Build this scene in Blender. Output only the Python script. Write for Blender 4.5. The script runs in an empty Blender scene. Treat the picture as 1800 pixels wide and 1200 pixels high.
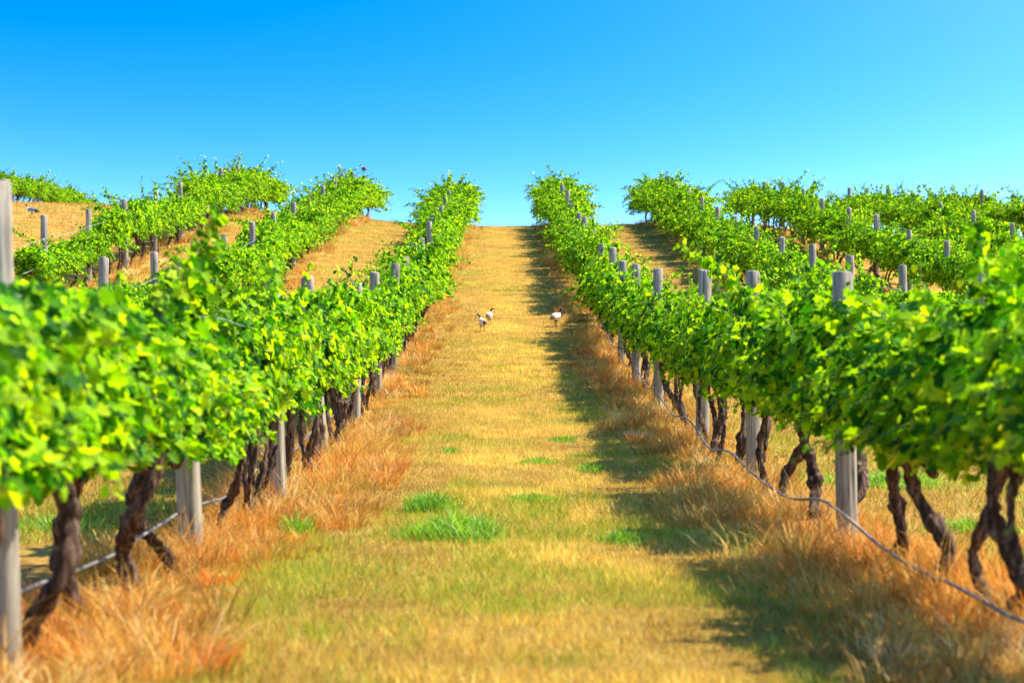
import bpy, bmesh, math, random
import numpy as np
from mathutils import Vector, Matrix
random.seed(7)
C = bpy.context.scene.collection
scene = bpy.context.scene
R = math.radians

# ------------------------------------------------------------------ camera, world, sun, exposure
CAM_Z = 1.18
cam_data = bpy.data.cameras.new('camera')
cam = bpy.data.objects.new('camera', cam_data); C.objects.link(cam)
cam_data.lens = 100.0; cam_data.sensor_width = 36.0
cam_data.clip_start = 0.5; cam_data.clip_end = 4000
cam.location = (0, 0, CAM_Z)
cam.rotation_euler = (R(90 + 0.458), 0, R(-0.229))
cam_data.dof.use_dof = True
cam_data.dof.focus_distance = 40.0
cam_data.dof.aperture_fstop = 4.4
scene.camera = cam

SUN_EL, SUN_AZ = 52.0, 74.0            # azimuth measured from +Y (up the slope) towards +X
world = bpy.data.worlds.new('World'); scene.world = world
world.use_nodes = True
nt = world.node_tree; nt.nodes.clear()
w_out = nt.nodes.new('ShaderNodeOutputWorld')
w_bg = nt.nodes.new('ShaderNodeBackground')
w_sky = nt.nodes.new('ShaderNodeTexSky')
w_sky.sky_type = 'NISHITA'; w_sky.sun_disc = False
w_sky.sun_elevation = R(SUN_EL); w_sky.sun_rotation = R(SUN_AZ)
w_sky.altitude = 0; w_sky.air_density = 1.0; w_sky.dust_density = 0.6; w_sky.ozone_density = 3.0
w_tc = nt.nodes.new('ShaderNodeTexCoord')
w_sep = nt.nodes.new('ShaderNodeSeparateXYZ')
w_ma = nt.nodes.new('ShaderNodeMath'); w_ma.operation = 'MULTIPLY_ADD'
w_ma.inputs[1].default_value = 5.5; w_ma.inputs[2].default_value = -0.10
w_cmb = nt.nodes.new('ShaderNodeCombineXYZ')
w_nrm = nt.nodes.new('ShaderNodeVectorMath'); w_nrm.operation = 'NORMALIZE'
w_hsv = nt.nodes.new('ShaderNodeHueSaturation')
w_hsv.inputs['Saturation'].default_value = 1.49; w_hsv.inputs['Value'].default_value = 1.0
w_hsv.inputs['Hue'].default_value = 0.508
nt.links.new(w_tc.outputs['Generated'], w_sep.inputs[0])
nt.links.new(w_sep.outputs['Z'], w_ma.inputs[0])
w_mx = nt.nodes.new('ShaderNodeMath'); w_mx.operation = 'MULTIPLY'; w_mx.inputs[1].default_value = 3.2
nt.links.new(w_sep.outputs['X'], w_mx.inputs[0]); nt.links.new(w_mx.outputs[0], w_cmb.inputs[0]); nt.links.new(w_sep.outputs['Y'], w_cmb.inputs[1])
nt.links.new(w_ma.outputs[0], w_cmb.inputs[2])
nt.links.new(w_cmb.outputs[0], w_nrm.inputs[0]); nt.links.new(w_nrm.outputs[0], w_sky.inputs['Vector'])
nt.links.new(w_sky.outputs[0], w_hsv.inputs['Color']); nt.links.new(w_hsv.outputs[0], w_bg.inputs['Color'])
w_bg.inputs['Strength'].default_value = 0.145
nt.links.new(w_bg.outputs[0], w_out.inputs[0])

sun_data = bpy.data.lights.new('sun', 'SUN')
sun_data.energy = 3.9; sun_data.angle = R(0.5); sun_data.color = (1.0, 0.93, 0.80)
sun = bpy.data.objects.new('sun', sun_data); C.objects.link(sun)
sd = Vector((math.sin(R(SUN_AZ)) * math.cos(R(SUN_EL)), math.cos(R(SUN_AZ)) * math.cos(R(SUN_EL)), math.sin(R(SUN_EL))))
sun.rotation_euler = sd.to_track_quat('Z', 'Y').to_euler()
sun.location = (30, 20, 40)

scene.view_settings.view_transform = 'Standard'
scene.view_settings.look = 'None'
scene.view_settings.exposure = 1.37
scene.view_settings.gamma = 1.0
scene.view_settings.use_curve_mapping = False
scene.cycles.max_bounces = 6; scene.cycles.diffuse_bounces = 4; scene.cycles.glossy_bounces = 2
scene.cycles.transmission_bounces = 4; scene.cycles.transparent_max_bounces = 4
scene.cycles.caustics_reflective = False; scene.cycles.caustics_refractive = False

# ------------------------------------------------------------------ helpers
def smooth(t):
    t = np.clip(t, 0, 1); return t * t * (3 - 2 * t)

def hash2(i, j, s):
    n = (i.astype(np.int64) * 374761393 + j.astype(np.int64) * 668265263 + s * 1274126177) & 0x7fffffff
    n = ((n ^ (n >> 13)) * 1274126177) & 0x7fffffff
    n = n ^ (n >> 16)
    return (n & 0xffff) / 65535.0

def vnoise(x, y, s=0):
    x = np.asarray(x, float); y = np.asarray(y, float)
    i = np.floor(x); j = np.floor(y); fx = smooth(x - i); fy = smooth(y - j)
    a = hash2(i, j, s); b = hash2(i + 1, j, s); c = hash2(i, j + 1, s); d = hash2(i + 1, j + 1, s)
    return (a * (1 - fx) + b * fx) * (1 - fy) + (c * (1 - fx) + d * fx) * fy

def fbm(x, y, s=0, o=3):
    v = 0; a = 0.5; t = 0
    for k in range(o):
        v = v + a * vnoise(x * 2 ** k, y * 2 ** k, s + k * 17); t += a; a *= 0.5
    return v / t

_ky = [-60, 0, 12, 23, 29, 35.2, 41.3, 47.5, 53.7, 59.8, 66, 73, 80, 88, 95, 103, 108, 113, 120, 130, 150, 200, 700]
_kz = [-.3, 0, .01, .05, .24, .42, .75, 1.02, 1.40, 1.84, 2.33, 2.95, 3.62, 4.45, 5.17, 5.97, 6.38, 6.66, 6.85, 6.95, 6.6, 4, -10]
_sy = np.arange(-80, 720, 0.5)
_g = np.exp(-0.5 * (np.arange(-16, 17) * 0.5 / 2.8) ** 2); _g /= _g.sum()
_sz = np.convolve(np.pad(np.interp(_sy, _ky, _kz), 16, mode='edge'), _g, mode='valid')

def height(x, y):
    x = np.asarray(x, float); y = np.asarray(y, float)
    z = np.interp(y, _sy, _sz)
    u = smooth((y - 25) / 45)
    z = z + u * 1.1 * np.tanh(np.maximum(0, -x - 2) * 0.075)
    z = z - u * 0.045 * np.maximum(0, x - 9) + u * 0.12 * np.exp(-((x - 7) / 3.0) ** 2)
    zl = np.interp(y, [105, 115, 150, 158, 165, 178, 184, 205, 700], [7.15, 7.72, 9.58, 9.72, 9.88, 10.0, 9.8, 8.2, -8])
    w = smooth((-x - 16.5) / 6) * smooth((y - 104) / 6)
    z = z * (1 - w) + zl * w
    near = np.clip(1 - np.abs(x) / 60, 0, 1)
    return z + 0.05 * (fbm(x * 0.7, y * 0.7, 5, 3) - 0.5) * near

def hz(x, y): return float(height(np.array([x]), np.array([y]))[0])

def raw_mesh(name, verts, face_sizes, loops, col=None, smooth_shade=False):
    me = bpy.data.meshes.new(name)
    verts = np.asarray(verts, np.float32); loops = np.asarray(loops, np.int32); fs = np.asarray(face_sizes, np.int32)
    me.vertices.add(len(verts)); me.vertices.foreach_set('co', verts.ravel())
    me.loops.add(len(loops)); me.loops.foreach_set('vertex_index', loops)
    me.polygons.add(len(fs)); st = np.concatenate(([0], np.cumsum(fs)[:-1])).astype(np.int32)
    me.polygons.foreach_set('loop_start', st)
    if smooth_shade: me.polygons.foreach_set('use_smooth', np.ones(len(fs), bool))
    me.update(calc_edges=True)
    if col is not None:
        ca = me.color_attributes.new('Col', 'FLOAT_COLOR', 'POINT')
        c4 = np.ones((len(verts), 4), np.float32); c4[:, :3] = col
        ca.data.foreach_set('color', c4.ravel())
    me.validate()
    return me

def link(name, me, m=None, parent=None):
    o = bpy.data.objects.new(name, me); C.objects.link(o)
    if m is not None and len(me.materials) == 0: me.materials.append(m)
    if parent is not None: o.parent = parent
    return o

def tag(o, label=None, cat=None, group=None, kind=None):
    if label: o['label'] = label
    if cat: o['category'] = cat
    if group: o['group'] = group
    if kind: o['kind'] = kind
    return o

def tube_arrays(path, radii, n=8, cap=True, lump=0.0, seed=0, flat=1.0):
    """swept tube: verts, sizes, loops"""
    P = np.asarray(path, float); Rr = np.asarray(radii, float); m = len(P)
    T = np.gradient(P, axis=0); T /= np.linalg.norm(T, axis=1)[:, None] + 1e-9
    ref = np.array([0.0, 1.0, 0.0]) if abs(T[0][1]) < 0.8 else np.array([1.0, 0, 0])
    V = []
    for i in range(m):
        a = np.cross(T[i], ref); a /= np.linalg.norm(a); b = np.cross(T[i], a); ref = np.cross(a, T[i])
        th = np.arange(n) / n * 2 * math.pi
        r = Rr[i] * np.ones(n)
        if lump:
            r = r * (1 + lump * (2 * fbm(np.cos(th) * 1.5 + seed * 9.1 + 40, np.sin(th) * 1.5 + i * 0.30 + 40, seed, 4) - 1) * 2.2
                     + lump * 0.55 * np.sin(th * 3 + i * 0.22 + seed) + lump * .4 * np.sin(th * 7 - i * .15 + seed * 2))
        V.append(P[i] + np.outer(np.cos(th) * r * flat, a) + np.outer(np.sin(th) * r, b))
    V = np.concatenate(V); L = []; S = []
    for i in range(m - 1):
        for k in range(n):
            k2 = (k + 1) % n
            L += [i * n + k, i * n + k2, (i + 1) * n + k2, (i + 1) * n + k]; S.append(4)
    if cap:
        L += list(range(n))[::-1]; S.append(n)
        L += [(m - 1) * n + k for k in range(n)]; S.append(n)
    return V, S, L

def join_arrays(parts):
    V = []; S = []; L = []; o = 0
    for v, s, l in parts:
        V.append(v); S += list(s); L += [q + o for q in l]; o += len(v)
    return np.concatenate(V), S, L

# ------------------------------------------------------------------ materials
def new_mat(name):
    m = bpy.data.materials.new(name); m.use_nodes = True
    t = m.node_tree; b = t.nodes['Principled BSDF']
    return m, t, b

def N(t, kind, **kw):
    n = t.nodes.new(kind)
    for k, v in kw.items():
        if k.startswith('i_'):
            n.inputs[int(k[2:]) if k[2:].isdigit() else k[2:].replace('_', ' ')].default_value = v
        else: setattr(n, k, v)
    return n

def ramp(t, stops):
    r = t.nodes.new('ShaderNodeValToRGB'); e = r.color_ramp.elements
    while len(e) < len(stops): e.new(0.5)
    for el, (p, c) in zip(e, stops): el.position = p; el.color = (*c, 1)
    return r

def blade_mat(name, trans, rough, tint, spec=0.25):
    """leaf / grass blade: attribute colour, thin and light-passing"""
    m, t, b = new_mat(name)
    a = N(t, 'ShaderNodeAttribute', attribute_name='Col')
    t.links.new(a.outputs['Color'], b.inputs['Base Color'])
    b.inputs['Roughness'].default_value = rough
    b.inputs['Specular IOR Level'].default_value = spec
    mul = N(t, 'ShaderNodeMix', data_type='RGBA', blend_type='MULTIPLY'); mul.inputs[0].default_value = 1
    t.links.new(a.outputs['Color'], mul.inputs[6]); mul.inputs[7].default_value = (*tint, 1)
    tr = N(t, 'ShaderNodeBsdfTranslucent'); t.links.new(mul.outputs[2], tr.inputs['Color'])
    mx = N(t, 'ShaderNodeMixShader'); mx.inputs[0].default_value = trans
    t.links.new(b.outputs[0], mx.inputs[1]); t.links.new(tr.outputs[0], mx.inputs[2])
    t.links.new(mx.outputs[0], t.nodes['Material Output'].inputs[0])
    return m

M_LEAF = blade_mat('vine_leaf', 0.52, 0.55, (1.9, 1.65, 0.4), 0.10)
M_STRAW = blade_mat('dry_straw', 0.30, 0.6, (1.1, 1.0, 0.8), 0.2)
M_GREEN = blade_mat('green_grass', 0.40, 0.5, (1.4, 1.3, 0.7), 0.3)

def wood_mat(name, dark, light, grey, scale, stretch, bump, grain=0.5):
    m, t, b = new_mat(name)
    tc = N(t, 'ShaderNodeTexCoord'); oi = N(t, 'ShaderNodeObjectInfo')
    off = N(t, 'ShaderNodeVectorMath', operation='ADD')
    sc = N(t, 'ShaderNodeMath', operation='MULTIPLY', i_1=37.0)
    t.links.new(oi.outputs['Random'], sc.inputs[0])
    t.links.new(tc.outputs['Object'], off.inputs[0]); t.links.new(sc.outputs[0], off.inputs[1])
    mp = N(t, 'ShaderNodeMapping'); mp.inputs['Scale'].default_value = (scale, scale, scale * stretch)
    t.links.new(off.outputs[0], mp.inputs[0])
    n1 = N(t, 'ShaderNodeTexNoise'); n1.inputs['Scale'].default_value = 1.0; n1.inputs['Detail'].default_value = 6; n1.inputs['Roughness'].default_value = 0.65
    t.links.new(mp.outputs[0], n1.inputs['Vector'])
    n2 = N(t, 'ShaderNodeTexNoise'); n2.inputs['Scale'].default_value = 3.5; n2.inputs['Detail'].default_value = 3
    t.links.new(off.outputs[0], n2.inputs['Vector'])
    r1 = ramp(t, [(0.32, dark), (0.5, light), (0.72, grey)])
    t.links.new(n1.outputs[0], r1.inputs[0])
    mx = N(t, 'ShaderNodeMix', data_type='RGBA', blend_type='MULTIPLY'); mx.inputs[0].default_value = grain
    r2 = ramp(t, [(0.3, (0.55, 0.5, 0.45)), (0.7, (1.15, 1.12, 1.1))])
    t.links.new(n2.outputs[0], r2.inputs[0])
    t.links.new(r1.outputs[0], mx.inputs[6]); t.links.new(r2.outputs[0], mx.inputs[7])
    t.links.new(mx.outputs[2], b.inputs['Base Color'])
    b.inputs['Roughness'].default_value = 0.9; b.inputs['Specular IOR Level'].default_value = 0.15
    bp = N(t, 'ShaderNodeBump'); bp.inputs['Strength'].default_value = bump; bp.inputs['Distance'].default_value = 0.01
    t.links.new(n1.outputs[0], bp.inputs['Height']); t.links.new(bp.outputs[0], b.inputs['Normal'])
    return m

M_POST = wood_mat('weathered_timber', (0.12, 0.10, 0.072), (0.36, 0.32, 0.235), (0.54, 0.485, 0.37), 42, 0.05, 0.5, 0.5)
M_BARK = wood_mat('vine_bark', (0.022, 0.012, 0.008), (0.085, 0.046, 0.026), (0.34, 0.25, 0.17), 38, 0.12, 1.0, 0.6)

def plain_mat(name, col, rough=0.6, metal=0.0, var=0.25, scale=12.0):
    m, t, b = new_mat(name)
    tc = N(t, 'ShaderNodeTexCoord'); n = N(t, 'ShaderNodeTexNoise'); n.inputs['Scale'].default_value = scale; n.inputs['Detail'].default_value = 4
    t.links.new(tc.outputs['Object'], n.inputs['Vector'])
    r = ramp(t, [(0.3, tuple(c * (1 - var) for c in col)), (0.7, tuple(min(1, c * (1 + var)) for c in col))])
    t.links.new(n.outputs[0], r.inputs[0]); t.links.new(r.outputs[0], b.inputs['Base Color'])
    b.inputs['Roughness'].default_value = rough; b.inputs['Metallic'].default_value = metal
    return m

M_WIRE = plain_mat('galvanised_wire', (0.45, 0.44, 0.42), 0.45, 0.6)
M_PIPE = plain_mat('drip_pipe_plastic', (0.16, 0.15, 0.14), 0.55, 0.0, 0.35, 5.0)
M_CANE = plain_mat('green_cane', (0.20, 0.24, 0.05), 0.6, 0.0, 0.3, 20)

def ground_mat():
    m, t, b = new_mat('dry_mown_ground')
    g = N(t, 'ShaderNodeNewGeometry')
    def noise(scale, detail=5, rough=0.6, sx=1, sy=1):
        mp = N(t, 'ShaderNodeMapping'); mp.inputs['Scale'].default_value = (sx, sy, 1)
        t.links.new(g.outputs['Position'], mp.inputs[0])
        n = N(t, 'ShaderNodeTexNoise'); n.inputs['Scale'].default_value = scale; n.inputs['Detail'].default_value = detail; n.inputs['Roughness'].default_value = rough
        t.links.new(mp.outputs[0], n.inputs['Vector']); return n
    fine = noise(26, 8, 0.75); mid = noise(1.7, 5, 0.6, 1.0, 0.6); big = noise(0.22, 3, 0.5)
    r = ramp(t, [(0.28, (0.13, 0.065, 0.018)), (0.42, (0.36, 0.20, 0.045)), (0.55, (0.60, 0.38, 0.075)), (0.72, (0.76, 0.52, 0.13))])
    t.links.new(fine.outputs[0], r.inputs[0])
    r2 = ramp(t, [(0.35, (0.62, 0.50, 0.35)), (0.62, (1.05, 1.0, 0.95))])
    t.links.new(mid.outputs[0], r2.inputs[0])
    mx = N(t, 'ShaderNodeMix', data_type='RGBA', blend_type='MULTIPLY'); mx.inputs[0].default_value = 0.8
    t.links.new(r.outputs[0], mx.inputs[6]); t.links.new(r2.outputs[0], mx.inputs[7])
    rg = ramp(t, [(0.56, (0, 0, 0)), (0.70, (0.55, 0.55, 0.55))]); t.links.new(big.outputs[0], rg.inputs[0])
    mg = N(t, 'ShaderNodeMix', data_type='RGBA'); t.links.new(rg.outputs[0], mg.inputs[0])
    t.links.new(mx.outputs[2], mg.inputs[6]); mg.inputs[7].default_value = (0.30, 0.34, 0.03, 1)
    t.links.new(mg.outputs[2], b.inputs['Base Color'])
    b.inputs['Roughness'].default_value = 0.95; b.inputs['Specular IOR Level'].default_value = 0.05
    bp = N(t, 'ShaderNodeBump'); bp.inputs['Strength'].default_value = 0.9; bp.inputs['Distance'].default_value = 0.04
    t.links.new(fine.outputs[0], bp.inputs['Height']); t.links.new(bp.outputs[0], b.inputs['Normal'])
    return m
M_GROUND = ground_mat()

# ------------------------------------------------------------------ terrain
xs = np.concatenate((np.linspace(-400, -42, 18), np.arange(-40, 40.01, 0.5), np.linspace(42, 400, 18)))
ys = np.concatenate((np.linspace(-60, -2, 12), np.arange(0, 190.01, 0.5), np.linspace(195, 700, 24)))
XX, YY = np.meshgrid(xs, ys)
ZZ = height(XX, YY)
nx, ny = len(xs), len(ys)
idx = np.arange(nx * ny).reshape(ny, nx)
quads = np.stack((idx[:-1, :-1], idx[:-1, 1:], idx[1:, 1:], idx[1:, :-1]), -1).reshape(-1, 4)
me = raw_mesh('hill_ground', np.stack((XX, YY, ZZ), -1).reshape(-1, 3), np.full(len(quads), 4), quads.ravel(), None, True)
tag(link('ground', me, M_GROUND), 'dry golden hillside climbing to a rounded crest', kind='structure')

# ------------------------------------------------------------------ grass
rng = np.random.default_rng(11)
ROW_X = {-3: -9.81, -2: -5.81, -1: -1.81, 1: 2.19, 2: 6.19, 3: 10.19, 4: 14.19, 5: 18.19, 6: 22.19}

def scatter(density_pieces, x0, x1):
    """points (x,y) uniformly in strips: list of (y0,y1,count)"""
    X = []; Y = []
    for y0, y1, n in density_pieces:
        X.append(rng.uniform(x0, x1, n)); Y.append(rng.uniform(y0, y1, n))
    return np.concatenate(X), np.concatenate(Y)

def in_view(x, y, margin=0.6):
    px = 880 + x * 5000 / np.maximum(y, 1)
    m = margin * 5000 / np.maximum(y, 1)
    return (px > -m) & (px < 1800 + m)

def blades_short(x, y, hgt, wid, col):
    """one bent triangle pair per blade"""
    n = len(x); z = height(x, y) - 0.005
    th = rng.uniform(0, 2 * math.pi, n); lean = rng.uniform(0.15, 1.0, n)
    ph = rng.uniform(0, 2 * math.pi, n)
    wx, wy = np.cos(th) * wid / 2, np.sin(th) * wid / 2
    tx = x + np.cos(ph) * lean * hgt; ty = y + np.sin(ph) * lean * hgt
    V = np.empty((n, 3, 3))
    V[:, 0] = np.stack((x - wx, y - wy, z), -1); V[:, 1] = np.stack((x + wx, y + wy, z), -1)
    V[:, 2] = np.stack((tx, ty, z + hgt), -1)
    return V.reshape(-1, 3), np.full(n, 3), np.arange(3 * n), np.repeat(col, 3, 0)

def blades_long(x, y, z, hgt, wid, col, droop=0.7, ph=None):
    n = len(x)
    th = rng.uniform(0, 2 * math.pi, n)
    if ph is None: ph = rng.uniform(0, 2 * math.pi, n)
    lean = rng.uniform(0.1, 0.9, n); dr = rng.uniform(0.1, droop, n)
    side = np.stack((np.cos(th), np.sin(th), np.zeros(n)), -1)
    V = []
    for t, w in ((0, 1.0), (0.38, 0.85), (0.72, 0.6), (1.0, 0)):
        out = hgt * (lean * t * 0.55 + dr * t * t * 0.7)
        zz = z + hgt * (t - dr * 0.45 * t * t * t)
        c = np.stack((x + np.cos(ph) * out, y + np.sin(ph) * out, zz), -1)
        if w > 0:
            V.append(c - side * (wid * w / 2)[:, None]); V.append(c + side * (wid * w / 2)[:, None])
        else: V.append(c)
    V = np.stack(V, 1)                       # n,7,3
    base = np.arange(n)[:, None] * 7
    q = np.concatenate((base + [0, 1, 3, 2], base + [2, 3, 5, 4], base + [4, 5, 6]), 1)
    S = np.tile([4, 4, 3], n)
    shade = np.array([0.72, 0.72, 0.9, 0.9, 1.05, 1.05, 1.15])
    cc = np.repeat(col[:, None, :], 7, 1)
    return V.reshape(-1, 3), S, q.ravel(), cc.reshape(-1, 3)

def pick(cols, weights, n, jit=0.22):
    c = np.array(cols)[rng.choice(len(cols), n, p=np.array(weights) / sum(weights))]
    return np.clip(c * (1 + rng.normal(0, jit, (n, 1))) * (1 + rng.normal(0, 0.06, (n, 3))), 0.004, 0.95)

def greenness(x, y):
    g = fbm(x * 0.9 + 30, y * 0.35 + 10, 21, 3)
    near = np.interp(y, [9, 14, 24, 34, 50, 80], [-0.03, 0.035, 0.03, -0.03, -0.08, -0.09])
    near = near + .07 * np.exp(-((x - .1) / .7) ** 2) * (y < 36); h = fbm(x * 2.6 + 70, y * 0.9 + 4, 57, 2); small = np.interp(y, [9, 30, 40, 60], [1, 1, .5, .15])
    return np.clip((g - 0.54 + near) * 4.0, 0, 0.75) * np.clip(h * 2.2 - .3, 0, 1) + small * np.clip((h - .665) * 7, 0, .8)

STRAW = [(0.86, 0.58, 0.075), (0.90, 0.68, 0.15), (0.72, 0.43, 0.045), (0.42, 0.25, 0.05)]
GREENS = [(0.38, 0.44, 0.03), (0.18, 0.33, 0.02), (0.58, 0.53, 0.045)]

# mown track between the two nearest rows and the other alleys
parts = []; cols = []
def add(p):
    parts.append(p[:3]); cols.append(p[3])
def mown(pieces, x0, x1, h0, h1, w0, w1, greenmul=1.0):
    x, y = scatter(pieces, x0, x1)
    k = in_view(x, y); x, y = x[k], y[k]
    n = len(x); g = rng.random(n) < greenness(x, y) * greenmul
    patch = fbm(x * 1.3, y * 0.8, 77, 3)
    col = pick(STRAW, [4, 3, 2.2, 0.9], n)
    fine = fbm(x * 3.1, y * 2.2, 123, 2); col *= ((0.72 + 0.5 * np.clip((patch - 0.3) * 2.2, 0, 1)) * (0.62 + 0.7 * fine))[:, None]
    if x0 < -20: col *= np.array([.72, .64, .55])
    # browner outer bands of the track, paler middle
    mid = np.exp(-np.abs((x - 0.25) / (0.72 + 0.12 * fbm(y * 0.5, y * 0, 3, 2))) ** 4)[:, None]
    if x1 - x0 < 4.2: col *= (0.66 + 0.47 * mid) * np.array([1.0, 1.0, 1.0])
    col[g] = pick(GREENS, [3, 2, 3], int(g.sum()))
    hgt = rng.uniform(h0, h1, n) * (0.4 + 0.7 * patch + 0.8 * fine ** 2) * np.where(g, 1.3, 1.0)
    wid = rng.uniform(w0, w1, n)
    add(blades_short(x, y, hgt, wid, col))
mown([(9.5, 16, 60000), (16, 26, 62000), (26, 40, 60000)], -1.7, 2.1, 0.02, 0.065, 0.003, 0.007)
mown([(40, 65, 60000), (65, 90, 40000), (90, 120, 36000)], -1.7, 2.1, 0.02, 0.06, 0.006, 0.013)
mown([(18, 40, 50000), (40, 70, 40000), (70, 125, 42000)], -5.8, -1.8, 0.03, 0.08, 0.006, 0.014)
mown([(12, 40, 50000), (40, 70, 40000), (70, 125, 40000)], 2.2, 6.2, 0.03, 0.08, 0.006, 0.014, 1.5)
mown([(45, 125, 46000)], -9.8, -5.8, 0.04, 0.09, 0.010, 0.018)
mown([(55, 110, 50000), (110, 152, 40000)], -30, -9.8, 0.03, 0.11, 0.014, 0.03, 0.7)
mown([(40, 125, 46000)], 6.2, 10.2, 0.04, 0.09, 0.010, 0.018)
mown([(60, 125, 30000)], 10.2, 18.2, 0.04, 0.09, 0.012, 0.022)
V, S, L = [], [], []; o = 0
for v, s, l in parts:
    V.append(v); S.append(s); L.append(l + o); o += len(v)
me = raw_mesh('mown_grass', np.concatenate(V), np.concatenate(S), np.concatenate(L), np.concatenate(cols))
tag(link('mown_grass', me, M_STRAW), 'short sun bleached grass covering the track and the hillside', kind='stuff')

# tall straw along the vine rows
TALL = [(0.92, 0.74, 0.34), (0.76, 0.43, 0.07), (0.84, 0.56, 0.14), (0.74, 0.25, 0.02), (0.42, 0.19, 0.035), (0.22, 0.12, 0.03), (0.34, 0.36, 0.05)]
parts = []; cols = []
def tall(pieces, xa, xb, h0, h1, w0, w1, red=1.0, per=55, thr=.63):
    """straw growing in tussocks that fan out, with thin blades between them"""
    for y0, y1, cnt in pieces:
        nt_ = int(cnt * .62 / per); tx = rng.uniform(xa, xb, nt_); ty = rng.uniform(y0, y1, nt_)
        c = (xa + xb) / 2; half = abs(xb - xa) / 2
        cl = fbm(tx * 0.9 + 9, ty * 0.55, 31, 2); edge = 1 - np.abs(tx - c) / half
        k = in_view(tx, ty, 0.8) & (cl + 0.5 * edge + rng.normal(0, 0.12, nt_) > thr)
        tx, ty, cl = tx[k], ty[k], cl[k]; nt_ = len(tx)
        if nt_ == 0: continue
        m = rng.integers(per // 4, per * 2, nt_); ti = np.repeat(np.arange(nt_), m); n = len(ti)
        hT = rng.uniform(h0, h1, nt_) * (0.5 + 1.0 * cl); rT = rng.uniform(.04, .12, nt_) + .15 * hT
        an = rng.uniform(0, 2 * math.pi, n); rr = np.sqrt(rng.random(n))
        x = tx[ti] + np.cos(an) * rr * rT[ti]; y = ty[ti] + np.sin(an) * rr * rT[ti]
        mix = [0.8, 2.8, 2.2, 1.7 * red, 2.0, 1.3, 0.5]
        tc = pick(TALL, mix, nt_, .12)
        col = np.clip(0.75 * tc[ti] + 0.25 * pick(TALL, mix, n), .004, .95)
        orange_tint = (np.exp(-((y - 14.5) / 4.0) ** 2) * np.clip(fbm(x * .8 + 3, y * .3, 44, 2) * 2.4 - .74, 0, 1))[:, None]; col = np.clip(col * (1 - orange_tint + orange_tint * np.array([1.08, .76, .32])), .004, .95)  # patches where the straw itself is more orange
        hgt = hT[ti] * rng.uniform(.45, 1.1, n)
        add(blades_long(x, y, height(x, y) - 0.01, hgt, rng.uniform(w0, w1, n), col, 1.2, an + rng.normal(0, .7, n)))
for xa, xb, rd in ((-2.35, -0.95, 1.5), (1.25, 2.65, 1.3)):
    low = [(8.5, 14, 26000), (14, 22, 34000), (22, 36, 36000)]
    tall(low, xa, xb, 0.05, 0.20, 0.004, 0.009, rd, 48)                                  # matted low straw
    tall([(8.5, 14, 6500), (14, 22, 8000), (22, 36, 9500)], xa, xb, 0.14, 0.38, 0.004, 0.008, rd, 26, .69)   # standing tussocks
    tall([(36, 60, 30000), (60, 122, 36000)], xa, xb - .1, 0.05, 0.18, 0.006, 0.012, 1.0, 40)
    tall([(36, 60, 9000), (60, 122, 12000)], xa, xb - .1, 0.16, 0.36, 0.006, 0.011, 1.2, 26, .68)
tall([(36, 70, 14000), (70, 122, 16000)], -6.5, -5.0, 0.10, 0.34, 0.008, 0.016, 1.0, 30)
tall([(55, 122, 16000)], -10.5, -9.0, 0.10, 0.34, 0.010, 0.018, 1.0, 30)
tall([(34, 70, 12000), (70, 122, 14000)], 5.4, 6.9, 0.10, 0.34, 0.008, 0.016, 1.0, 30)
tall([(50, 122, 14000)], 9.4, 10.9, 0.10, 0.34, 0.010, 0.018, 1.0, 30)
tall([(75, 122, 8000)], 13.5, 14.9, 0.10, 0.34, 0.012, 0.02, 1.0, 30)
V, S, L = [], [], []; o = 0
for v, s, l in parts:
    V.append(v); S.append(s); L.append(l + o); o += len(v)
me = raw_mesh('tall_straw', np.concatenate(V), np.concatenate(S), np.concatenate(L), np.concatenate(cols))
tag(link('dry_grass', me, M_STRAW), 'tall orange straw growing in drifts beneath the vine rows', kind='stuff')

# single clumps of live grass on the track
def ground_at(px, py):
    """where a pixel of the photograph meets the slope, found once to read the map of the place"""
    d = 9.0
    while d < 140:
        if CAM_Z + (640 - py) * d / 5000 <= hz((px - 880) * d / 5000, d): break
        d += 0.05
    return (px - 880) * d / 5000, d
def tuft(px, py, rx, ry, n, h, label, dark=0.5):
    cx, cy = ground_at(px, py)
    a = rng.uniform(0, 2 * math.pi, n); r = rng.random(n) ** .8 * (0.8 + 0.2 * np.sin(a * 3 + cx * 7))
    x = np.cos(a) * r * rx; y = np.sin(a) * r * ry
    z = height(x + cx, y + cy) - hz(cx, cy) - 0.01
    col = pick([(0.17, 0.36, 0.02), (0.30, 0.50, 0.03), (0.09, 0.24, 0.015)], [3, 2.5, 3 * dark], n)
    p = blades_long(x, y, z, rng.uniform(0.4, 1.0, n) * h * (1.15 - 0.5 * r), rng.uniform(0.006, 0.014, n), col, 1.2)
    me = raw_mesh('grass_clump', *p[:3], p[3])
    ob = link('grass_clump', me, M_GREEN); ob.location = (cx, cy, hz(cx, cy))
    tag(ob, label, 'grass clump', 'green grass clumps on the dry track')
tuft(755, 897, 0.26, 0.55, 700, 0.22, 'dark green grass clump, farther of the two big ones low on the track', 1.2)
tuft(805, 945, 0.42, 0.8, 1100, 0.24, 'broad bright green grass clump, largest on the track', 0.3)
tuft(1040, 828, 0.16, 0.4, 420, 0.12, 'small green clump in shade on the right side of the track', 1.0)
tuft(945, 815, 0.26, 0.5, 560, 0.10, 'low thin green clump in the middle of the track', 0.3)
tuft(1095, 955, 0.22, 0.4, 480, 0.13, 'dark green clump in vine shade on the right of the track', 1.3)
tuft(990, 775, 0.22, 0.45, 480, 0.09, 'small flat green clump high up on the track', 0.5)
tuft(940, 880, 0.34, 0.5, 760, 0.09, 'pale green spreading clump beside the biggest clump', 0.2)
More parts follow.
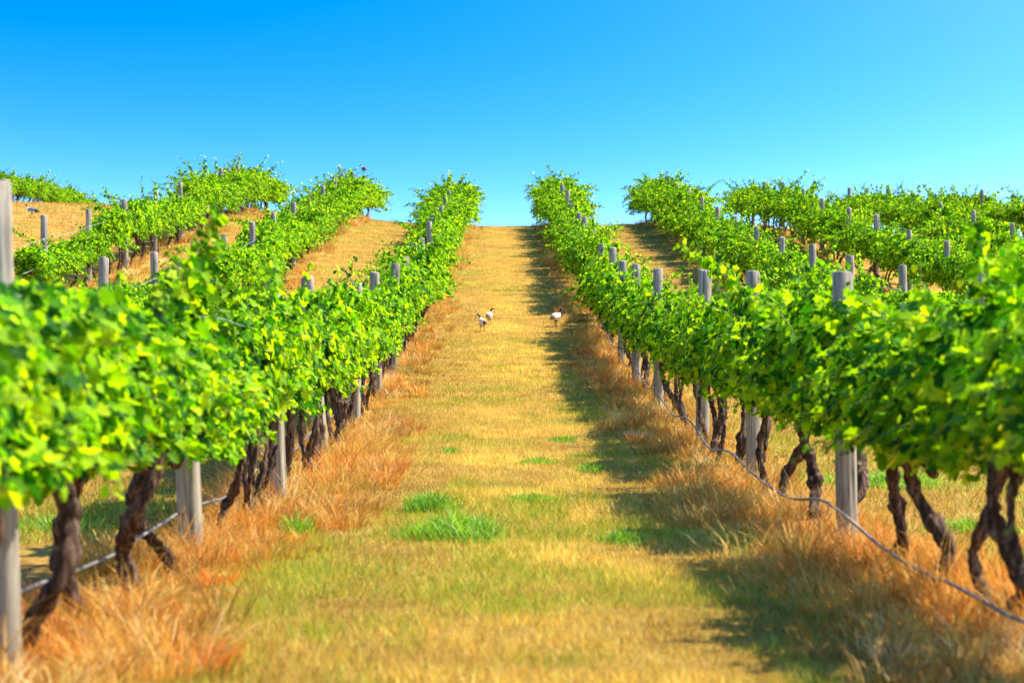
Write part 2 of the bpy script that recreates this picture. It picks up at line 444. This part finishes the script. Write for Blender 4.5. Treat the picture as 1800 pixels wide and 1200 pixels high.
tuft(793, 795, 0.14, 0.4, 200, 0.11, 'little green clump by the left edge of the track', 0.6)
tuft(520, 940, 0.16, 0.3, 260, 0.22, 'olive green clump in the orange straw at the left', 1.2)
tuft(100, 930, 0.55, 0.6, 600, 0.16, 'green weeds seen through the left vine trunks', 0.6)
tuft(1560, 850, 0.70, 1.0, 1300, 0.16, 'yellow green weeds seen through the right vine trunks', 0.2)
tuft(1700, 935, 0.45, 0.5, 800, 0.15, 'green weeds between the last two trunks on the right', 0.3)

# ------------------------------------------------------------------ grapevine parts (a few of each, shared by copies)
LEAF = np.array([(0, 0), (0.20, -0.14), (0.47, -0.05), (0.40, 0.20), (0.58, 0.47), (0.33, 0.53), (0.24, 0.80), (0, 1.0),
                 (-0.24, 0.80), (-0.33, 0.53), (-0.58, 0.47), (-0.40, 0.20), (-0.47, -0.05), (-0.20, -0.14)])
LEAF_N = len(LEAF)
def leaves_mesh(P, nrm, tip, size, col, rg):
    n = len(P)
    nrm = nrm / (np.linalg.norm(nrm, axis=1)[:, None] + 1e-9)
    tip = tip - (tip * nrm).sum(1)[:, None] * nrm; tip /= np.linalg.norm(tip, axis=1)[:, None] + 1e-9
    sd_ = np.cross(tip, nrm)
    fold = rg.uniform(0.05, 0.45, n); curl = rg.uniform(-0.1, 0.5, n)
    pts = np.concatenate((LEAF, [(0, 0.28)]))
    u, v = pts[:, 0], pts[:, 1]
    hgt = fold[:, None] * np.abs(u)[None, :] - curl[:, None] * (np.maximum(0, v - 0.3) ** 2)[None, :]
    wob = rg.normal(0, 0.05, (n, len(pts)))
    V = P[:, None, :] + size[:, None, None] * (sd_[:, None, :] * u[None, :, None] + tip[:, None, :] * v[None, :, None]
                                               + nrm[:, None, :] * (hgt + wob)[:, :, None])
    k = len(pts); base = np.arange(n)[:, None, None] * k
    tri = np.array([(LEAF_N, i, (i + 1) % LEAF_N) for i in range(LEAF_N)])
    L_ = (base + tri[None]).reshape(-1)
    return V.reshape(-1, 3), np.full(n * LEAF_N, 3), L_, np.repeat(col, k, 0)

LCOL = np.array([(0.018, 0.11, 0.006), (0.10, 0.29, 0.006), (0.25, 0.47, 0.006), (0.40, 0.55, 0.008), (0.42, 0.44, 0.03), (0.40, 0.10, 0.02)])
LW = np.array([2.7, 3.6, 3.7, 1.25, 0.06, 0.004]); LW /= LW.sum()

def crown_mesh(seed, spread=1.0, nshoot=50, ninfill=800, tallness=1.0, big=1.0, extra=(), low=.70, lift=0.0, gap=.62):
    rg = np.random.default_rng(seed)
    P = []; NR = []; TP = []; SZ = []; canes = []
    def env(y):          # bushy stretches and thin ones along the arms
        return float(vnoise(np.array([y * 1.9 + seed * 5.3]), np.array([seed * 1.7]), seed)[0])
    for s in range(nshoot + len(extra)):
        y0 = rg.uniform(-1.02, 1.02); sx = rg.choice([-1, 1])
        while s < nshoot and env(y0) < rg.uniform(.0, gap): y0 = rg.uniform(-1.02, 1.02)
        kind = rg.random()
        if kind < 0.46:   # outward and arching
            p = np.array([rg.normal(0, .08), y0, rg.uniform(.85, 1.30)])
            v = np.array([sx * rg.uniform(.5, 1.0), rg.normal(0, .5), rg.uniform(.1, .8)]); Ln = rg.uniform(.28, .62) * spread; g = rg.uniform(.6, 1.5)
        elif kind < 0.58:  # hanging skirt
            p = np.array([sx * rg.uniform(.05, .2), y0, rg.uniform(.9, 1.1)])
            v = np.array([sx * rg.uniform(.2, .6), rg.normal(0, .3), rg.uniform(-.3, .3)]); Ln = rg.uniform(.25, .5); g = 1.5
        elif kind < 0.93:  # upright
            p = np.array([rg.normal(0, .12), y0, rg.uniform(.90, 1.06) + lift + .22 * env(y0)])
            v = np.array([rg.normal(0, .4), rg.normal(0, .4), 1.0]); Ln = rg.uniform(.20, .38) * tallness; g = rg.uniform(.1, .7)
        else:              # long whip
            p = np.array([rg.normal(0, .12), y0, rg.uniform(1.1, 1.3)])
            v = np.array([sx * rg.uniform(.1, 1.0) * spread, rg.normal(0, .4), rg.uniform(.6, 1.1)]); Ln = rg.uniform(.45, .75) * tallness; g = rg.uniform(.2, .8)
        if s >= nshoot: p, v, Ln, g = [np.array(q, float) if np.ndim(q) else q for q in extra[s - nshoot]]
        v = v / np.linalg.norm(v); m = int(Ln / 0.042) + 3; path = [p.copy()]
        for q in range(m):
            v = v + np.array([rg.normal(0, .06), rg.normal(0, .06), -g * 0.05 / max(Ln, .4) + rg.normal(0, .04)]); v /= np.linalg.norm(v)
            p = p + v * (Ln / m); p[2] = max(p[2], low); path.append(p.copy())
        path = np.array(path); canes.append((path, np.linspace(.0045, .0015, len(path))))
        for q in range(1, len(path)):
            t = q / m
            for rep in range(6 if s >= nshoot else (2 if t < 0.9 else 1)):
                d = rg.normal(0, 1, 3); d /= np.linalg.norm(d)
                pos = path[q] + d * rg.uniform(.02, .13 if s >= nshoot else .085) * (1.1 - .6 * t)
                out = np.array([np.sign(pos[0]) * min(1, abs(pos[0]) * 3), 0, .25])
                P.append(pos); NR.append(out * .6 + np.array([0, 0, .55]) + rg.normal(0, .55, 3))
                TP.append(out * .5 + d * .5 + np.array([0, 0, -.7]) + rg.normal(0, .4, 3))
                SZ.append(rg.uniform(.042, .096) * (1.05 - .45 * t ** 2) * big)
    # leaves filling the hedge body
    for s in range(ninfill):
        y = rg.uniform(-1.05, 1.05); a = rg.uniform(0, 2 * math.pi)
        e = env(y)
        if e < rg.uniform(.05, gap - .05): continue
        wob = 0.78 + 0.5 * float(fbm(np.array([y * 1.5 + seed]), np.array([a * 1.2]), seed, 2)[0])
        r = wob * rg.uniform(.55, 1.0) ** .5
        x = math.cos(a) * .30 * r * spread; z = 1.05 + lift + (.04 + .10 * e) + math.sin(a) * (.24 + .20 * e) * r
        P.append(np.array([x, y, z])); o_ = np.array([math.cos(a), 0, math.sin(a) * .8])
        NR.append(o_ * .8 + np.array([0, 0, .4]) + rg.normal(0, .5, 3)); TP.append(o_ * .4 + np.array([0, 0, -.8]) + rg.normal(0, .4, 3))
        SZ.append(rg.uniform(.045, .10) * big)
    P = np.array(P); n = len(P)
    patch = fbm(P[:, 1] * 1.7 + seed * 3, P[:, 2] * 2 + P[:, 0] * 2, seed + 5, 2)
    col = LCOL[rg.choice(len(LCOL), n, p=LW)] * (0.8 + 0.5 * patch)[:, None] * (1 + rg.normal(0, .12, (n, 1)))
    a = leaves_mesh(P, np.array(NR), np.array(TP), np.array(SZ), np.clip(col, .004, .9), rg)
    ca = join_arrays([tube_arrays(p, r, 4, False) for p, r in canes])
    nl = len(a[0]); nf = len(a[1])
    me = raw_mesh('vine_crown', np.concatenate((a[0], ca[0])), np.concatenate((a[1], ca[1])),
                  np.concatenate((a[2], np.array(ca[2]) + nl)), np.concatenate((a[3], np.tile([.2, .2, .04], (len(ca[0]), 1)))))
    me.materials.append(M_LEAF); me.materials.append(M_CANE)
    mi = np.zeros(len(me.polygons), np.int32); mi[nf:] = 1
    me.polygons.foreach_set('material_index', mi)
    return me

def trunk_mesh(seed, kind):
    rg = np.random.default_rng(100 + seed)
    out = []
    def stem(x0, y0, x1, y1, top, r0, r1, bend, sd):
        m = 44; t = np.linspace(0, 1, m)
        ph = rg.uniform(0, 6.28)
        x = x0 + (x1 - x0) * t + bend * .95 * (np.sin(t * 5.2 + ph) - np.sin(ph)) * np.minimum(1, t * 2.5) + rg.normal(0, .004, m)
        y = y0 + (y1 - y0) * t + bend * (np.cos(t * 5.4 + ph * 1.7) - math.cos(ph * 1.7)) * np.minimum(1, t * 2.5) + bend * .25 * np.sin(t * 13 + ph) + rg.normal(0, .004, m)
        z = -0.08 + (top + .08) * t
        r = (r0 + (r1 - r0) * t) * .57 + .016 * np.exp(-(t / .10) ** 2) + .022 * np.exp(-((t - .97) / .10) ** 2)
        for kx in rg.uniform(.15, .95, 6): r = r + rg.uniform(.003, .018) * np.exp(-((t - kx) / .035) ** 2)
        out.append(tube_arrays(np.stack((x, y, z), -1), r, 22, True, 0.20, sd))
        return x[-1], y[-1]
    if kind == 'forked':
        stem(0, -.05, .03, -.30, .80, .055, .040, .045, seed * 3 + 1)
        stem(.02, .06, -.02, .26, .78, .050, .040, .055, seed * 3 + 2)
    elif kind == 'leaning':
        stem(0, -.12, .0, .32, .80, .062, .048, .05, seed * 3 + 1)
    elif kind == 'thick':
        stem(0, 0, .0, .05, .76, .085, .070, .045, seed * 3 + 1)
    elif kind == 'single':
        stem(0, rg.uniform(-.2, .2), .0, rg.uniform(-.2, .2), .84, .062, .050, .10, seed * 3 + 1)
    elif kind == 'slender':
        stem(0, -.10, .02, -.34, .82, .040, .034, .06, seed * 3 + 1); stem(.03, .12, -.02, .05, .80, .048, .036, .05, seed * 3 + 2)
        stem(-.02, .30, .02, .42, .84, .030, .026, .05, seed * 3 + 3)
    else:
        stem(0, 0, rg.uniform(-.05, .05), rg.uniform(-.1, .1), .82, .060, .045, .085, seed * 3 + 1)
        stem(.02, .55, .0, .45, .84, .042, .034, .07, seed * 3 + 2); stem(-.02, -.5, .02, -.42, .84, .036, .030, .06, seed * 3 + 3)
    # stubs and knots at the head
    for q in range(4):
        a = rg.uniform(0, 6.28); b = np.array([math.cos(a) * .03, math.sin(a) * .06, .68 + .04 * q])
        d = np.array([math.cos(a) * .10, math.sin(a) * .16, rg.uniform(.02, .12)])
        out.append(tube_arrays(np.array([b, b + d * .5 + [0, 0, .01], b + d]), [.028, .022, .012], 8, True, .15, q + seed))
    v, s, l = join_arrays(out)
    me = raw_mesh('vine_trunk', v, s, l, None, True); me.materials.append(M_BARK)
    return me

def cordon_mesh(seed):
    rg = np.random.default_rng(300 + seed); out = []
    for sg in (-1, 1):
        t = np.linspace(0, 1, 14)
        p = np.stack((.02 * np.sin(t * 7 + seed), sg * (.02 + t * .98), .74 + .12 * np.sqrt(t) + .025 * np.sin(t * 9 + seed + sg)), -1)
        out.append(tube_arrays(p, np.interp(t, [0, .2, 1], [.042, .032, .016]), 10, True, .18, seed + sg + 3))
    v, s, l = join_arrays(out)
    me = raw_mesh('vine_cordon', v, s, l, None, True); me.materials.append(M_BARK)
    return me

CROWNS = [crown_mesh(s, 1.0 + .06 * (s % 3), 74, 1450, 0.90 + .12 * (s % 4), lift=-.055, gap=.74) for s in range(12)]
NEAR = [crown_mesh(30 + s, .92, 74, 1500, 0.62 + .1 * (s % 2), low=.78, lift=-.03) for s in range(5)]
WIDE = [crown_mesh(50 + s, 1.65, 84, 480, 1.6 + .08 * s, 1.12, gap=.72) for s in range(6)]
CREST = [crown_mesh(60 + s, 2.15, 120, 420, 1.7 + .08 * s, 1.25, low=.60, gap=.55) for s in range(5)]
WHIP = {(-1, 3): crown_mesh(80, .95, 66, 1400, .62, 1.0, [((.12, -.2, 1.3), (.42, .1, 1), .72, .05), ((.15, -.1, 1.3), (.36, .15, 1), .58, .1), ((.05, .1, 1.3), (.3, 0, 1), .45, .1), ((.1, -.4, 1.3), (.4, 0, .9), .4, .1), ((.0, -.3, 1.2), (.3, 0, 1), .4, .1)], low=.78),
        (1, 2): crown_mesh(81, .95, 66, 1400, .62, 1.0, [((0, .2, 1.25), (-.1, 0, 1), .60, .1), ((.05, .1, 1.3), (.1, .1, 1), .44, .1), ((-.05, .3, 1.2), (0, .1, 1), .45, .1), ((-.1, .7, 1.2), (-.3, .2, 1), .34, .1)], low=.78),
        (1, 8): crown_mesh(82, 1.05, 66, 1300, 1.0, 1.0, [((-.1, 0, 1.4), (-.8, 0, .75), 1.0, .15), ((-.1, .1, 1.35), (-.9, .1, .5), .7, .3)])}
TRUNKS = [(k, trunk_mesh(i, k)) for i, k in enumerate(['twisted', 'leaning', 'thick', 'forked', 'twisted', 'slender', 'twisted', 'forked', 'slender', 'leaning', 'single', 'single', 'single', 'single'])]
CORDONS = [cordon_mesh(s) for s in range(3)]

def make_vine():
    root = bpy.data.objects.new('grapevine', None); root.empty_display_size = 0.3; C.objects.link(root)
    link('trunk', TRUNKS[0][1], None, root); link('cordon', CORDONS[0], None, root); link('crown', CROWNS[0], None, root)
    return root
PROTO = make_vine(); proto_used = [False]

ORD = ('first second third fourth fifth sixth seventh eighth ninth tenth eleventh twelfth thirteenth fourteenth fifteenth sixteenth '
       'seventeenth eighteenth nineteenth twentieth').split()
ROWNAME = {-1: 'row left of the track', 1: 'row right of the track', -2: 'second row left of the track', 2: 'second row right of the track',
           -3: 'third row left of the track', 3: 'third row right of the track', 4: 'fourth row right of the track', 5: 'fifth row right of the track',
           6: 'sixth row right of the track', -6: 'lone row on the left skyline'}

vr = random.Random(5)
def place_vine(x, y, label, group, crown=None, trunk=None, zs=None, rot=None, dz=0.0):
    if not proto_used[0]: root = PROTO; proto_used[0] = True
    else:
        root = PROTO.copy(); C.objects.link(root)
        for ch in list(PROTO.children):
            c = ch.copy(); C.objects.link(c); c.parent = root
    k, tm = TRUNKS[trunk if trunk is not None else vr.randrange(len(TRUNKS))]
    cm = crown if crown is not None else vr.choice(NEAR if y < 20 else CREST if vr.random() < (y - 80) / 20 else WIDE if vr.random() < (y - 48) / 34 else CROWNS)
    for ch in root.children:
        nm = ch.name.split('.')[0]
        if nm == 'trunk': ch.data = tm
        elif nm == 'cordon': ch.data = vr.choice(CORDONS)
        else: ch.data = cm
    root.location = (x, y, hz(x, y) + dz)
    slope = (hz(x, y + 1) - hz(x, y - 1)) / 2
    flip = vr.random() < .5
    root.rotation_euler = (0, 0, (math.pi if flip else 0) + vr.uniform(-.06, .06)) if rot is None else (0, 0, rot)
    s = zs if zs else vr.uniform(.82, 1.08)
    root.scale = (vr.uniform(.72, 1.08) if y > 17 else 1.0, vr.uniform(.97, 1.06), s)
    # follow the slope
    root['label'] = label.replace('{k}', {'single': 'crooked', 'thick': 'stocky'}.get(k, k)); root['category'] = 'grapevine'; root['group'] = group
    return root

# ------------------------------------------------------------------ posts
def post_mesh(seed, r, h):
    rg = np.random.default_rng(500 + seed); zz = np.concatenate(([-.45], np.linspace(0, h - .012, 12), [h]))
    n = 30; V = []
    for i, z in enumerate(zz):
        th = np.arange(n) / n * 2 * math.pi
        rr = r * (1.03 - .05 * max(z, 0) / h) * (1 + .035 * np.sin(th * 2 + seed) + .02 * np.sin(th * 5 + seed * 2) + .012 * np.sin(z * 4 + seed + th))
        # a drying crack down one side
        for q, dp in ((1.3 * seed, .16), (1.3 * seed + 2.4, .10), (1.3 * seed + 4.1 + .06 * i, .12)): rr = rr * (1 - dp * np.exp(-((np.angle(np.exp(1j * (th - q)))) / .14) ** 2))
        if i == len(zz) - 1: rr = rr - .010
        V.append(np.stack((np.cos(th) * rr, np.sin(th) * rr, np.full(n, z) + (.01 * np.sin(th + seed) if i >= len(zz) - 2 else 0)), -1))
    V = np.concatenate(V); L = []; S = []
    for i in range(len(zz) - 1):
        for k in range(n):
            k2 = (k + 1) % n; L += [i * n + k, i * n + k2, (i + 1) * n + k2, (i + 1) * n + k]; S.append(4)
    L += [(len(zz) - 1) * n + k for k in range(n)]; S.append(n)
    me = raw_mesh('timber_post', V, S, L); me.materials.append(M_POST)
    ss = np.ones(len(S), bool); ss[-1] = False
    me.polygons.foreach_set('use_smooth', ss)
    return me
POSTS = [post_mesh(s, .066 + .004 * (s % 3), 1.78 + .03 * (s % 3)) for s in range(6)]
def place_post(x, y, label, group, tilt=(0, 0), s=1.0, mesh=None):
    o = bpy.data.objects.new('trellis_post', POSTS[mesh] if mesh is not None else vr.choice(POSTS)); C.objects.link(o)
    o.location = (x, y, hz(x, y)); o.rotation_mode = 'ZYX'; o.rotation_euler = (R(tilt[1]), R(tilt[0]), vr.uniform(0, 6.28)); o.scale = (1, 1, s)
    tag(o, label, 'post', group)
    return o

posts = {
    -1: [10.55, 16.7, 22.9, 29.1, 35.2, 41.3, 47.5, 53.7, 59.8, 66.0] + [66 + 6.2 * k for k in range(1, 9)],
    1: [18.0, 24.9, 31.1, 37.6, 43.8, 50.0, 55.8, 62, 68.2, 74.4, 81, 87, 93, 99.5, 106, 112],
    -2: [41.3, 48.1, 54.0, 60.3, 67, 73.5, 79.7, 86.5, 93, 99, 105, 111, 117.5],
    -3: [61.4, 68.0, 74.5, 80.8, 87, 93.8, 100, 106.5, 113, 119],
    2: [36.8, 43.5, 50.1, 56.1, 62.5, 69, 75, 81, 87.5, 94, 100, 106, 112],
    3: [58, 64.5, 71, 77, 83.5, 90, 96, 102.5, 109, 115],
    4: [79, 85, 91.5, 97.5, 104, 110, 116],
    5: [101, 107, 113.5, 119],
    -6: [151.5, 158.5, 165, 171.5, 177.6, 180.5],
}
offs = {(-1, 0): (-.03, 0), (1, 3): (-.10, 0), (1, 4): (-.10, 0), (1, 5): (-.06, 0)}
tilts = {(-1, 0): (-1.3, 0), (-1, 1): (-2.5, 1), (-1, 2): (-1.5, 0), (-1, 3): (-5.0, 0), (1, 0): (-1.0, 0), (1, 1): (-.2, 0)}
ROW_X[-6] = -26.0
def near_words(y): return 'weathered timber post'
for r, L_ in posts.items():
    for i, y in enumerate(L_):
        t = tilts.get((r, i), (vr.uniform(-1.6, 1.6), vr.uniform(-1.2, 1.2))); ox = offs.get((r, i), (vr.uniform(-.03, .03), 0))[0]
        lean = 'leaning ' if abs(t[0]) > 2.2 else ''
        lab = f"{'leaning timber post' if lean else near_words(y)}, {ORD[i]} from the near end of the {ROWNAME[r]}"
        sc = {(-1, 1): .93, (1, 0): .97, (1, 1): 1.05, (1, 3): 1.06}.get((r, i), vr.uniform(.97, 1.04))
        place_post(ROW_X[r] + ox, y, lab, 'trellis posts along the vine rows', t, sc, 0 if (r, i) in ((1, 0), (1, 1), (-1, 0)) else None)

# ------------------------------------------------------------------ vines along the rows
near_v = {-1: [9.2, 10.95, 12.35, 14.0, 15.45, 18.6, 20.3, 21.7, 24.5, 26.1, 27.6],
          1: [8.3, 10.3, 12.2, 14.1, 15.8, 18.55, 19.7, 21.7, 23.7, 26.6, 28.3, 30.0]}
near_t = {(-1, 0): 13, (-1, 1): 10, (-1, 2): 1, (-1, 3): 11, (-1, 4): 12, (-1, 5): 13, (-1, 8): 2, (1, 1): 12, (1, 2): 6, (1, 3): 11, (1, 4): 9, (1, 5): 12, (1, 6): 1, (1, 7): 13, (1, 8): 3}
starts = {-2: 36.5, -3: 58.5, 2: 33.5, 3: 52.5, 4: 75, 5: 97, -6: 147.0}
ends = {-1: 121, 1: 119, -2: 122.5, -3: 122, 2: 118.5, 3: 119, 4: 119, 5: 121, -6: 180.6}
n_v = 0
for r in posts:
    P_ = posts[r]; ysv = []
    if r in near_v: ysv += near_v[r]; lastpost = [p for p in P_ if p > ysv[-1]][0]
    else:
        lastpost = P_[0]; y = lastpost - 1.0
        while y > starts[r]: ysv.insert(0, y); y -= 2.07
    rest = [p for p in P_ if p >= lastpost]
    for a, b in zip(rest, rest[1:] + [ends[r]]):
        k = max(1, int(round((b - a) / 2.07)))
        ysv += [a + (b - a) * (q + .5) / k + vr.uniform(-.1, .1) for q in range(k)]
    before = [y for y in ysv if y < P_[0]]
    for i, y in enumerate(ysv):
        if y < P_[0]:
            w = ORD[len(before) - 1 - i]
            lab = f"{{k}} grapevine, {w} before the first post of the {ROWNAME[r]}"
        else:
            pi = max(q for q, p in enumerate(P_) if p <= y)
            gap = [v for v in ysv if P_[pi] <= v < (P_[pi + 1] if pi + 1 < len(P_) else 1e9)]
            lab = f"{{k}} grapevine, {ORD[gap.index(y)]} one past the {ORD[pi]} post of the {ROWNAME[r]}"
        place_vine(ROW_X[r] + vr.uniform(-.05, .05), y, lab, 'grapevines trained in rows', trunk=near_t.get((r, i), vr.choice((0, 3, 4, 5, 6, 7, 8, 8, 5, 1, 2, 13)) if abs(r) == 1 else None), crown=WHIP.get((r, i), NEAR[0] if r == 1 and 60.5 < y < 66 else None), zs=.62 if r == 1 and 61 < y < 65.5 else .92 if r == -2 and y > 108 else .78 if r == -3 and y < 71 else vr.uniform(.90, .97) if r == 1 and y < 15 else vr.uniform(.97, 1.10) if r == 1 and 15 < y < 75 else vr.uniform(.98, 1.12) if r == -1 and 20 < y < 60 else None, rot=0.02 if (r, i) in WHIP else None)
        n_v += 1
place_vine(-18.0, 142, '{k} grapevine peeping over the bare crest by itself', 'grapevines trained in rows', zs=.72)
print('vines', n_v)

# ------------------------------------------------------------------ wires and drip pipes
def strung(name, x, ya, yb, zoff, rad, m, sag, label, cat, step=1.0, n=6, wob=0.0):
    ys_ = np.arange(ya, yb, step); pr = [p for p in posts_for(x)]
    zz = height(np.full(len(ys_), x), ys_) + zoff
    d = np.array([min(abs(y - p) for p in pr) for y in ys_]); zz = zz - sag * (1 - np.cos(np.clip(d / 3.1, 0, 1) * math.pi)) / 2
    xs_ = x + wob * (fbm(ys_ * .37, ys_ * 0 + 3.3, int(abs(x) * 10), 2) - .5)
    v, s, l = tube_arrays(np.stack((xs_, ys_, zz), -1), np.full(len(ys_), rad), n)
    o = link(name, raw_mesh(name, v, s, l, None, True), m); tag(o, label, cat, None)
    return o
def posts_for(x):
    r = min(ROW_X, key=lambda k: abs(ROW_X[k] - x)); return posts[r] if r in posts else posts[1]
for r, (a, b) in {-1: (8, 122), 1: (8, 120), -2: (36, 122), 2: (33, 118), -3: (58, 121), 3: (53, 118)}.items():
    for zo, w in ((.86, 'lower'), (1.42, 'upper')):
        o = strung('trellis_wire', ROW_X[r] + .075, a, b, zo, .003 if abs(r) == 1 else .0045, M_WIRE, .03, f'thin {w} trellis wire strung along the {ROWNAME[r]}', 'wire')
        o['group'] = 'trellis wires'
for r, off, zo, sag, rad, (a, b) in ((1, -.13, .27, .11, .0095, (8.5, 119)), (-1, -.10, .27, .05, .0085, (8.5, 120)),
                              (2, -.13, .34, .10, .014, (34, 118)), (3, -.13, .36, .10, .016, (54, 118))):
    o = strung('drip_pipe', ROW_X[r] + off, a, b, zo, rad, M_PIPE, sag, f'grey drip pipe hung low along the {ROWNAME[r]}', 'irrigation pipe', .5, 8, .10)
    o['group'] = 'drip irrigation pipes'

# ------------------------------------------------------------------ ibises
def bird_mats(kind):
    white = plain_mat('ibis_white', (.78, .76, .70), .8, 0, .1, 30); black = plain_mat('ibis_black', (.02, .018, .02), .5, 0, .3, 30)
    brown = plain_mat('ibis_rump', (.16, .07, .045), .8, 0, .4, 40); grey = plain_mat('ibis_slate', (.20, .21, .23), .7, 0, .3, 40)
    return {'white': (white, black, brown), 'pied': (grey, black, white), 'dark': (brown, black, white)}[kind]
def make_ibis(label, kind, heading, x, y, scale, z=None, turn=0.0, step=.04):
    """body, neck, head, down-curved bill and legs grown into one surface"""
    prof = [(-.30, .215, .006), (-.26, .225, .030), (-.20, .245, .055), (-.12, .268, .082), (-.04, .282, .094), (.05, .292, .092), (.12, .305, .074),
            (.165, .335, .048), (.19, .372, .031), (.20, .415, .025), (.207, .450, .024), (.222, .478, .027), (.245, .487, .027), (.268, .480, .018),
            (.295, .466, .0115), (.328, .441, .0095), (.356, .407, .0085), (.375, .365, .0065)]
    p = np.array(prof); path = np.stack((p[:, 0], np.zeros(len(p)), p[:, 1]), -1)
    # smooth resample
    t = np.arange(len(p)); tt = np.linspace(0, len(p) - 1, 70)
    path = np.stack([np.interp(tt, t, path[:, k]) for k in range(3)], -1); rad = np.interp(tt, t, p[:, 2])
    for _ in range(3): path[1:-1] = (path[:-2] + 2 * path[1:-1] + path[2:]) / 4; rad[1:-1] = (rad[:-2] + 2 * rad[1:-1] + rad[2:]) / 4
    k = np.clip((path[:, 2] - .33) / .12, 0, 1) * (path[:, 0] > .1) * turn        # head turned on the neck
    dx = path[:, 0] - .19; path[:, 1] += np.sin(k) * np.maximum(dx, 0); path[:, 0] = np.where(dx > 0, .19 + dx * np.cos(k), path[:, 0])
    pieces = [tube_arrays(path, rad, 16, True)]
    for sg in (-1, 1):
        f = sg * step
        leg = np.array([(.0, sg * .035, .27), (.015, sg * .036, .20), (.02 + f * .3, sg * .036, .15), (-.005 + f * .6, sg * .036, .12), (f, sg * .037, .012)])
        pieces.append(tube_arrays(leg, [.038, .032, .016, .0095, .008], 10, True))
        for a in (-.5, 0, .5, math.pi):
            q = np.array([(f, sg * .037, .010), (f + math.cos(a) * .03, sg * .037 + math.sin(a) * .03, .008), (f + math.cos(a) * .06, sg * .037 + math.sin(a) * .06, .005)])
            pieces.append(tube_arrays(q, [.008, .007, .0055], 6, True))
    v, s, l = join_arrays(pieces)
    tmp = bpy.data.objects.new('tmp', raw_mesh('ibis_body', v, s, l)); C.objects.link(tmp)
    md = tmp.modifiers.new('grow', 'REMESH'); md.mode = 'VOXEL'; md.voxel_size = .0045
    sm_ = tmp.modifiers.new('soft', 'SMOOTH'); sm_.factor = .4; sm_.iterations = 2
    dg = bpy.context.evaluated_depsgraph_get()
    me = bpy.data.meshes.new_from_object(tmp.evaluated_get(dg)); bpy.data.objects.remove(tmp)
    me.name = 'ibis_body'; me.materials.clear()
    for m in bird_mats(kind): me.materials.append(m)
    nf = len(me.polygons); c = np.empty(nf * 3); me.polygons.foreach_get('center', c); c = c.reshape(-1, 3)
    mi = np.zeros(nf, np.int32)
    mi[(c[:, 2] > .40) & (c[:, 0] > .1)] = 1                       # bare black head, upper neck and bill
    mi[(c[:, 0] > .285) & (c[:, 2] > .33)] = 1
    mi[c[:, 2] < .19] = 1                                          # legs
    wav = .012 * np.sin(c[:, 1] * 90)
    if kind == 'white': mi[(c[:, 0] < -.17 + wav) & (c[:, 2] > .2)] = 2; mi[(c[:, 0] < -.235 + wav) & (c[:, 2] > .19)] = 1
    if kind == 'pied': mi[(c[:, 0] < -.13 + wav) & (c[:, 2] > .19)] = 1; mi[(c[:, 0] > .13) & (c[:, 2] > .30) & (c[:, 2] < .40)] = 2; mi[(c[:, 2] < .235) & (c[:, 2] > .19) & (c[:, 0] > -.12)] = 2
    if kind == 'dark': mi[(c[:, 0] > .15) & (c[:, 2] > .33) & (c[:, 2] < .45) & (c[:, 0] < .26)] = 2
    me.polygons.foreach_set('material_index', mi); me.polygons.foreach_set('use_smooth', np.ones(nf, bool))
    o = link('ibis', me); o.location = (x, y, hz(x, y) if z is None else z); o.rotation_euler = (0, 0, heading); o.scale = (scale,) * 3
    tag(o, label, 'ibis', 'ibises in the vineyard')
    return o
IB = .74
a = ground_at(848, 583); make_ibis('white ibis with dark rump walking away on the track, lower of the pair', 'white', R(112), *a, IB, None, .9)
a = ground_at(860, 571); make_ibis('white ibis on the track with bill turned right, upper of the pair', 'white', R(78), *a, IB, None, -1.1)
a = ground_at(977, 575); make_ibis('white ibis walking alone toward the right side of the track', 'white', R(58), *a, .82, None, -.9, .05)
a = ground_at(57, 383); make_ibis('slate backed ibis walking on the bare hillside', 'pied', R(168), *a, .92, None, 0, .05)
_y = 119.0; _x = (650 - 880) * _y / 5000
# stand it on the topmost leaves of the vine below it
_best = 0
bpy.context.view_layer.update()
for o in [q for q in bpy.data.objects if q.type == 'MESH' and q.name.startswith('crown') and q.parent and abs(q.parent.location.y - _y) < 2 and abs(q.parent.location.x - _x) < 1.5]:
    v = np.empty(len(o.data.vertices) * 3); o.data.vertices.foreach_get('co', v); v = v.reshape(-1, 3)
    M = np.array(o.matrix_world); v = v @ M[:3, :3].T + M[:3, 3]
    k = (np.abs(v[:, 0] - _x) < .24) & (np.abs(v[:, 1] - _y) < 1.6)
    if k.any():
        j = v[k][v[k][:, 2].argmax()]
        if j[2] > _best: _best = j[2]; _yb = j[1]; _xb = j[0]
make_ibis('dark ibis perched on the vine tops against the sky', 'dark', R(120), _xb, _yb, .86, _best + .05, .6, .01)
print('perch', _best, CAM_Z + (640 - 299) * _y / 5000)
